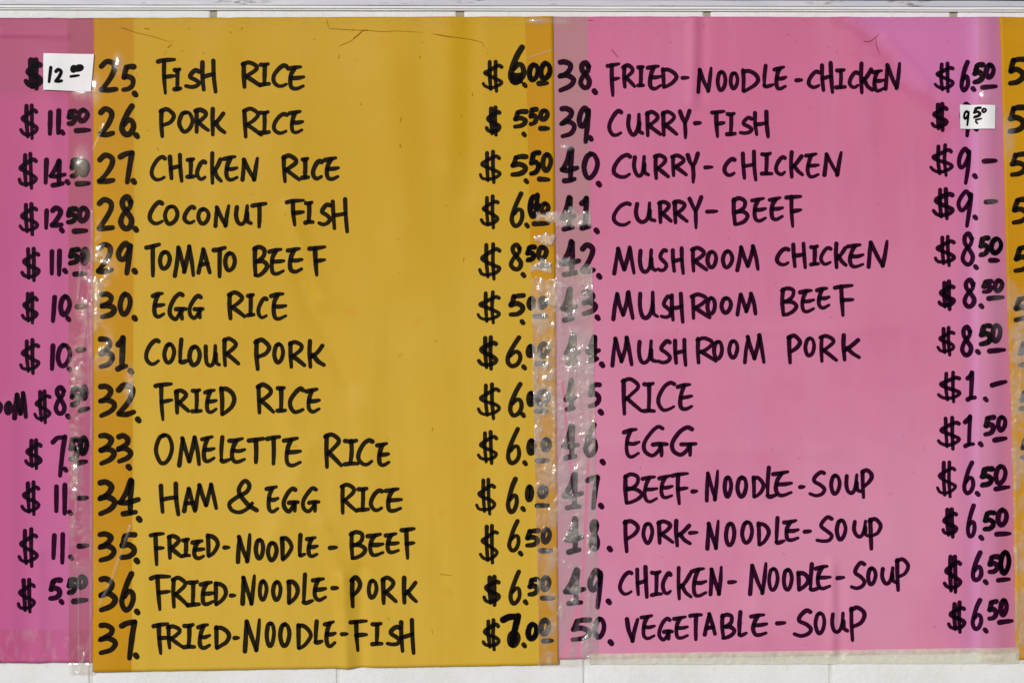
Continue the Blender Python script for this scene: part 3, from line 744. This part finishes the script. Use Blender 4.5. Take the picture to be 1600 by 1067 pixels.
L_ = [(1.8, [(1350, 65), (1360, 65), (1370, 57), (1374, 54)]), (1.2, [(1369, 58), (1370, 72), (1376, 87)]), (1.5, [(920, 32), (927, 32)]), (1.6, [(956, 78), (966, 90)]), (1.0, [(1058, 118), (1064, 122)])]
for k in range(40):
    x, y = rs.uniform(930, 1500), rs.choice([rs.uniform(30, 90), rs.uniform(30, 1010)])
    L_.append((rs.uniform(0.6, 1.2), [(x, y), (x + rs.uniform(-4, 4), y + rs.uniform(-3, 5))]))
scratches(pin, B_PINK, L_)

# ------------------------------------------------------------------ price labels stuck on top
def price_label(corners, label, base, data, w, wr):
    cx = sum(c[0] for c in corners) / 4; cy = max(c[1] for c in corners)
    t = empty('price_label', W(cx, cy, base))
    tagthing(t, label, 'price label', 'white corrected price labels')
    (ax, ay), (bx, by), (c_x, c_y), (dx, dy) = corners
    n = 10; V, F = [], []
    def hf(x, y): return relief(x, y) + 1.6 * max(0, (x - cx) / (bx - cx) + (y - ay) / (cy - ay) - 1.55) ** 1.5 + 0.35 * noise.noise(Vector((x / 30, y / 30, 8)))
    for side in (0.0, -0.25):
        for j in range(n + 1):
            for i in range(n + 1):
                u, v = i / n, j / n
                x = (ax * (1 - u) + bx * u) * (1 - v) + (dx * (1 - u) + c_x * u) * v
                y = (ay * (1 - u) + by * u) * (1 - v) + (dy * (1 - u) + c_y * u) * v
                V.append(W(x, y, base + side + hf(x, y)))
    s = n + 1
    for j in range(n):
        for i in range(n):
            a = j * s + i; F.append((a, a + s, a + s + 1, a + 1))
            b = a + s * s; F.append((b, b + 1, b + s + 1, b + s))
    ring = list(range(n + 1)) + [j * s + n for j in range(1, n + 1)] + [n * s + i for i in range(n - 1, -1, -1)] + [j * s for j in range(n - 1, 0, -1)]
    for k in range(len(ring)):
        a, b = ring[k], ring[(k + 1) % len(ring)]; F.append((a, b, b + s * s, a + s * s))
    mk('label_paper', V, F, M_label, t, smooth=False)
    write('lettering', data, w, base, t, M_label_ink, hfun=hf)
price_label([(68.5, 84), (147.5, 85.5), (142.5, 144), (68.5, 141)], 'larger white price label reading 12.00 at the right edge of the magenta sheet', 6.8,
            'l 74 84 104 132 5.5;2 85 100 107 131 5.5;0 110 122 102 115 5.5;0 117 132 101 113 5.5;~ 114 128 104 112;_ 109 126 116 123 4.5', 5.5, 0)
price_label([(1499.5, 164), (1554, 165), (1553.5, 202), (1500.5, 201.5)], 'smaller white price label reading 9.50 in the CURRY-FISH row of the pale pink sheet', 6.0,
            '9 1504 1516 172 198 3.6;*5 1521 1532 168 184 3.6;0 1532 1541 169 178 3.4;_ 1523 1534 184 190 3.2;. 1524 1527 190 194 3', 3.4, 0)

# ------------------------------------------------------------------ clear tape over the seams
def blob(x, y, cx, cy, rx, ry): return math.exp(-(((x - cx) / rx) ** 2 + ((y - cy) / ry) ** 2))
def nz(x, y, s, k): return noise.noise(Vector((x / s, y / s, k)))
def sst(v, a, b):
    t = min(1, max(0, (v - a) / (b - a))); return t * t * (3 - 2 * t)

F_LEFT = [(144, 330, 142, 1050, 2.0, 1.2), (137, 500, 139, 620, 1.6, 0.8), (122, 700, 119, 800, 1.8, 1.0), (122, 880, 124, 1036, 1.6, 0.9), (126, 420, 121, 470, 2.2, 0.9), (140, 440, 128, 560, 1.8, 0.9),
              (134, 470, 141, 560, 1.6, 0.8), (204, 822, 175, 905, 2.4, 0.8), (175, 905, 155, 945, 2.6, 0.7), (146, 235, 163, 195, 2.2, 0.5), (132, 1022, 124, 1052, 2.0, 1.3), (112, 824, 124, 823, 1.5, 0.7), (187, 95, 183, 108, 2, 0.5)]
F_RIGHT = [(1588, 640, 1588, 1000, 1.6, 0.8), (1595, 560, 1597, 700, 1.5, 0.7), (1530, 150, 1556, 172, 2, 0.6), (1589, 860, 1591, 940, 2.2, 0.9)]
F_MID = [(822, 92, 862, 79, 1.7, 0.9), (850, 600, 866, 505, 2.0, 0.8), (856, 760, 850, 830, 1.6, 0.8), (872, 465, 880, 520, 1.5, 0.8), (878, 460, 876, 510, 1.3, 0.8),
         (920, 930, 919, 1034, 1.6, 0.9), (841, 830, 842, 1036, 1.6, 0.7), (866, 610, 868, 760, 1.5, 0.8), (903, 600, 915, 700, 1.4, 0.7), (872, 880, 869, 1030, 1.3, 0.7)]
def fold_glare(x, y, folds):  # folds whitened to paint in their glare
    v = 0.0
    for x0, y0, x1, y1, w, a in folds:
        if min(x0, x1) - 6 < x < max(x0, x1) + 6 and min(y0, y1) - 6 < y < max(y0, y1) + 6:
            q, t = sseg(x, y, x0, y0, x1, y1)
            v = max(v, (0.45 + 0.5 * noise.noise(Vector((y / 30.0, x0, 1)))) * a * math.exp(-(q / (w * 0.9)) ** 2))
    return v
def glare_mid(x, y):  # white glare patches painted onto the middle tape
    if y < 316: a = 0.9 * blob(x, y, 886, 230, 8, 4) + 0.8 * blob(x, y, 840, 33, 14, 4) + .6 * blob(x, y, 878, 34, 12, 5)
    else:
        yy = y + 9 * nz(x, y, 15, 41) + 4 * nz(x, y, 5, 42)
        rag = 0.5 + 0.8 * nz(x, y * 0.7, 24, 11) + 0.45 * nz(x, y, 9, 3)
        if x > 869:
            a = 0.75 * sst(yy, 328, 332) * (1 - sst(yy, 352, 357))
            k = sst(yy + (925 - x) * 0.35, 412, 424)
            a += k * (0.42 + 0.35 * sst(rag, 0.35, 0.8)) * (1 - 0.62 * sst(y, 760, 860) * (1 - sst(rag, 0.6, 0.9)))
            a *= 1 - 0.8 * blob(x, y, 905, 508, 26, 9)
            a *= 1 - 0.7 * blob(x, y, 925, 480, 9, 16) - 0.5 * blob(x, y, 884, 470, 5, 22)
            a += 0.3 * blob(x, y, 905, 590, 20, 70)
        else:
            a = 0.85 * sst(yy, 331, 335) * (1 - sst(yy, 344, 349)) * (x > 838)
            a += 0.95 * sst(1.3 * blob(x, y + 6 * nz(x, y, 9, 2), 852, 373, 17, 9), 0.45, 0.6)
            a += 0.9 * sst(yy, 408, 411) * (1 - sst(yy, 422, 425)) * (x < 862)
            k = sst(yy, 434, 438) * (1 - 0.75 * sst(y, 720, 800))
            a += k * (0.35 + 0.6 * sst(rag, 0.25, 0.6)) * (1 - 0.8 * blob(x, y, 860, 522, 12, 16)) * (1 - 0.6 * blob(x, y, 862, 700, 10, 30))
            a += 0.5 * sst(y, 720, 800) * sst(rag, 0.45, 0.75) * (blob(x, y, 862, y, 10, 1) + 0.6 * blob(x, y, 842, y, 4, 1))
    # painted glare left out along the two pink creases
    q, t = sseg(x, y, 880, 600, 895, 770); a *= 1 - 0.95 * math.exp(-(q / 2.6) ** 2)
    q, t = sseg(x, y, 920, 715, 910, 930); a *= 1 - 0.95 * math.exp(-(q / 2.8) ** 2)
    q, t = sseg(x, y, 910, 930, 878, 1028); a *= 1 - 0.95 * math.exp(-(q / 4.5) ** 2)
    q, t = sseg(x, y, 912, 930, 903, 1028); a *= 1 - 0.9 * math.exp(-(q / 3.0) ** 2)
    a = max(a, fold_glare(x, y, F_MID))
    return max(0, min(1, a))
def fold(x, y, x0, y0, x1, y1, w, a):
    q, t = sseg(x, y, x0, y0, x1, y1); return a * math.exp(-(q / w) ** 2)
def h_mid(x, y):
    a = glare_mid(x, y)
    h = relief(x, y) + a * (0.25 + 0.45 * nz(x, y, 17, 2) + 0.18 * nz(x, y * 0.4, 6, 5))
    for f in F_MID: h += fold(x, y, *f)
    h += fold(x, y, 877, 595, 897, 775, 1.8, 1.0) + fold(x, y, 918, 720, 908, 930, 1.8, 1.0) + fold(x, y, 910, 920, 878, 1025, 1.8, 0.9)
    return h
def glare_left(x, y):  # glare patches painted onto the left tape
    n = sst(0.5 + 0.9 * nz(x, y * 0.6, 22, 31) + 0.5 * nz(x, y, 9, 33), 0.1, 0.8)
    a = 0.0
    a += 0.9 * blob(x, y, 152, 445, 9, 75) * n + 0.9 * blob(x, y, 205, 605, 9, 22) * n + 0.7 * blob(x, y, 162, 420, 16, 26) * n
    a += 0.6 * blob(x, y, 133, 475, 11, 60) * n + 0.7 * blob(x, y, 120, 600, 12, 60) * n + 0.85 * blob(x, y, 117, 750, 10, 70) * n
    a += 0.35 * blob(x, y, 126, 860, 22, 60) * n + 0.55 * blob(x, y, 185, 100, 7, 14) + 0.5 * blob(x, y, 150, 140, 8, 20) + .45 * blob(x, y, 165, 545, 20, 30) * n
    a += 0.08 * blob(x, y, 128, 960, 20, 90) + 0.55 * blob(x, y, 128, 255, 10, 22) + 0.6 * blob(x, y, 128, 146, 12, 8)
    a += 0.5 * sst(y, 1034, 1038) * (x < 147)
    a = max(a, fold_glare(x, y, F_LEFT))
    return max(0, min(1, a))
def h_left(x, y):
    a = glare_left(x, y)
    h = relief(x, y) + a * (0.3 + 0.45 * nz(x, y, 13, 2) + 0.18 * nz(x, y * 0.4, 6, 5))
    for f in F_LEFT:
        h += fold(x, y, *f)
    return h
def glare_right(x, y):  # glare patches painted onto the right tape
    n = sst(0.5 + 0.9 * nz(x, y * 0.6, 22, 51) + 0.5 * nz(x, y, 9, 53), 0.1, 0.8)
    e = lerp_tab(E_L, y)
    if x > e: a = (0.08 + 0.62 * n) * sst(y, 400, 520) + 0.5 * blob(x, y, e + 8, 215, 8, 30)
    else: a = 0.3 * blob(x, y, 1545, 150, 16, 8) + 0.5 * blob(x, y, 1556, 180, 8, 20) + 0.25 * blob(x, y, 1552, 300, 12, 30) + 0.2 * blob(x, y, 1560, 490, 12, 40)
    return max(0, min(1, a))
def h_right(x, y):
    a = glare_right(x, y)
    h = relief(x, y) + a * (0.3 + 0.45 * nz(x, y, 13, 2) + 0.18 * nz(x, y * 0.4, 6, 5))
    for f in F_RIGHT:
        h += fold(x, y, *f)
    return h
G_T = 'clear tape strips over the seams'
def tape(name, label, L, Rr, top, bot, base, step, mat, hf, af):
    cx = (lerp_tab(L, 500) + lerp_tab(Rr, 500)) / 2
    o = grid_sheet(name, L, Rr, top, bot, base, step, mat, None, hf, thick=0, hazefun=af)
    org = W(cx, bot[0][1], base)
    for v in o.data.vertices: v.co = v.co - org
    o.location = org
    tagthing(o, label, 'tape', G_T)
    return o
tape('tape_strip', 'clear wrinkled tape joining the magenta sheet to the middle yellow sheet', [(27, 105), (1060, 108)], [(27, 208), (250, 211), (500, 209), (1052, 205)],
     [(105, 29), (208, 29)], [(105, 1054), (146, 1052), (147, 1048), (210, 1047)], 5.2, 2.0, M_tape, h_left, glare_left)
tape('tape_strip', 'clear badly creased and glinting tape joining the middle yellow sheet to the pale pink sheet', [(27, 820), (500, 831), (1045, 842)], [(27, 917), (500, 927), (1045, 936)],
     [(820, 27), (917, 27)], [(820, 1040), (870, 1041), (880, 1042), (936, 1034)], 5.2, 2.0, M_tape, h_mid, glare_mid)
tape('tape_strip', 'clear tape joining the pale pink sheet to the yellow sheet at the right edge', [(27, 1528), (500, 1530), (1045, 1532)], [(27, 1630), (1045, 1634)],
     [(1528, 28), (1630, 28)], [(1528, 1034), (1634, 1037)], 5.2, 2.0, M_tape, h_right, glare_right)
# tape along the bottom edges
def air_b(x, y): return min(1, max(0, 0.45 + 0.8 * nz(x, y, 9, 61) + 0.4 * nz(x, y, 4, 63))) * (1.0 if y > 1016 else 0.5)
def h_b(x, y): return relief(x, y) * (0.25 if y > 1030 else 1) + air_b(x, y) * (0.3 * nz(x, y, 8, 71) + 0.15 * nz(x, y, 4, 73))
tape('tape_strip', 'narrow cloudy yellowed tape sticking out below the bottom edge of the pale pink sheet', [(900, 920), (1100, 920)], [(900, 1592), (1100, 1592)],
     [(920, 1021), (1592, 1011)], [(920, 1037), (1250, 1036.5), (1592, 1036)], 4.9, 2.2, M_tape_old, h_b, air_b)
def air_bl(x, y): return 0.55 * min(1, max(0, 0.8 * nz(x, y * 0.35, 9, 81) + 0.4 * nz(x, y, 5, 83) + 0.05))
def h_bl(x, y): return relief(x, y) + air_bl(x, y) * (0.5 * nz(x, y, 8, 71) + 0.2 * nz(x, y, 4, 73) + .3)
tape('tape_strip', 'scratched tape across the bottom of the magenta sheet', [(900, -540), (1100, -540)], [(900, 144), (1100, 144)],
     [(-540, 978), (144, 984)], [(-540, 1037), (144, 1034)], 4.4, 2.6, M_tape, h_bl, air_bl)  # air_bl feeds the painted glare mask

# ------------------------------------------------------------------ pavement below
g = mk('pavement', [(-60, -60, 0), (60, -60, 0), (60, 60, 0), (-60, 60, 0)], [(0, 1, 2, 3)], M_pave, smooth=False)
g['kind'] = 'structure'
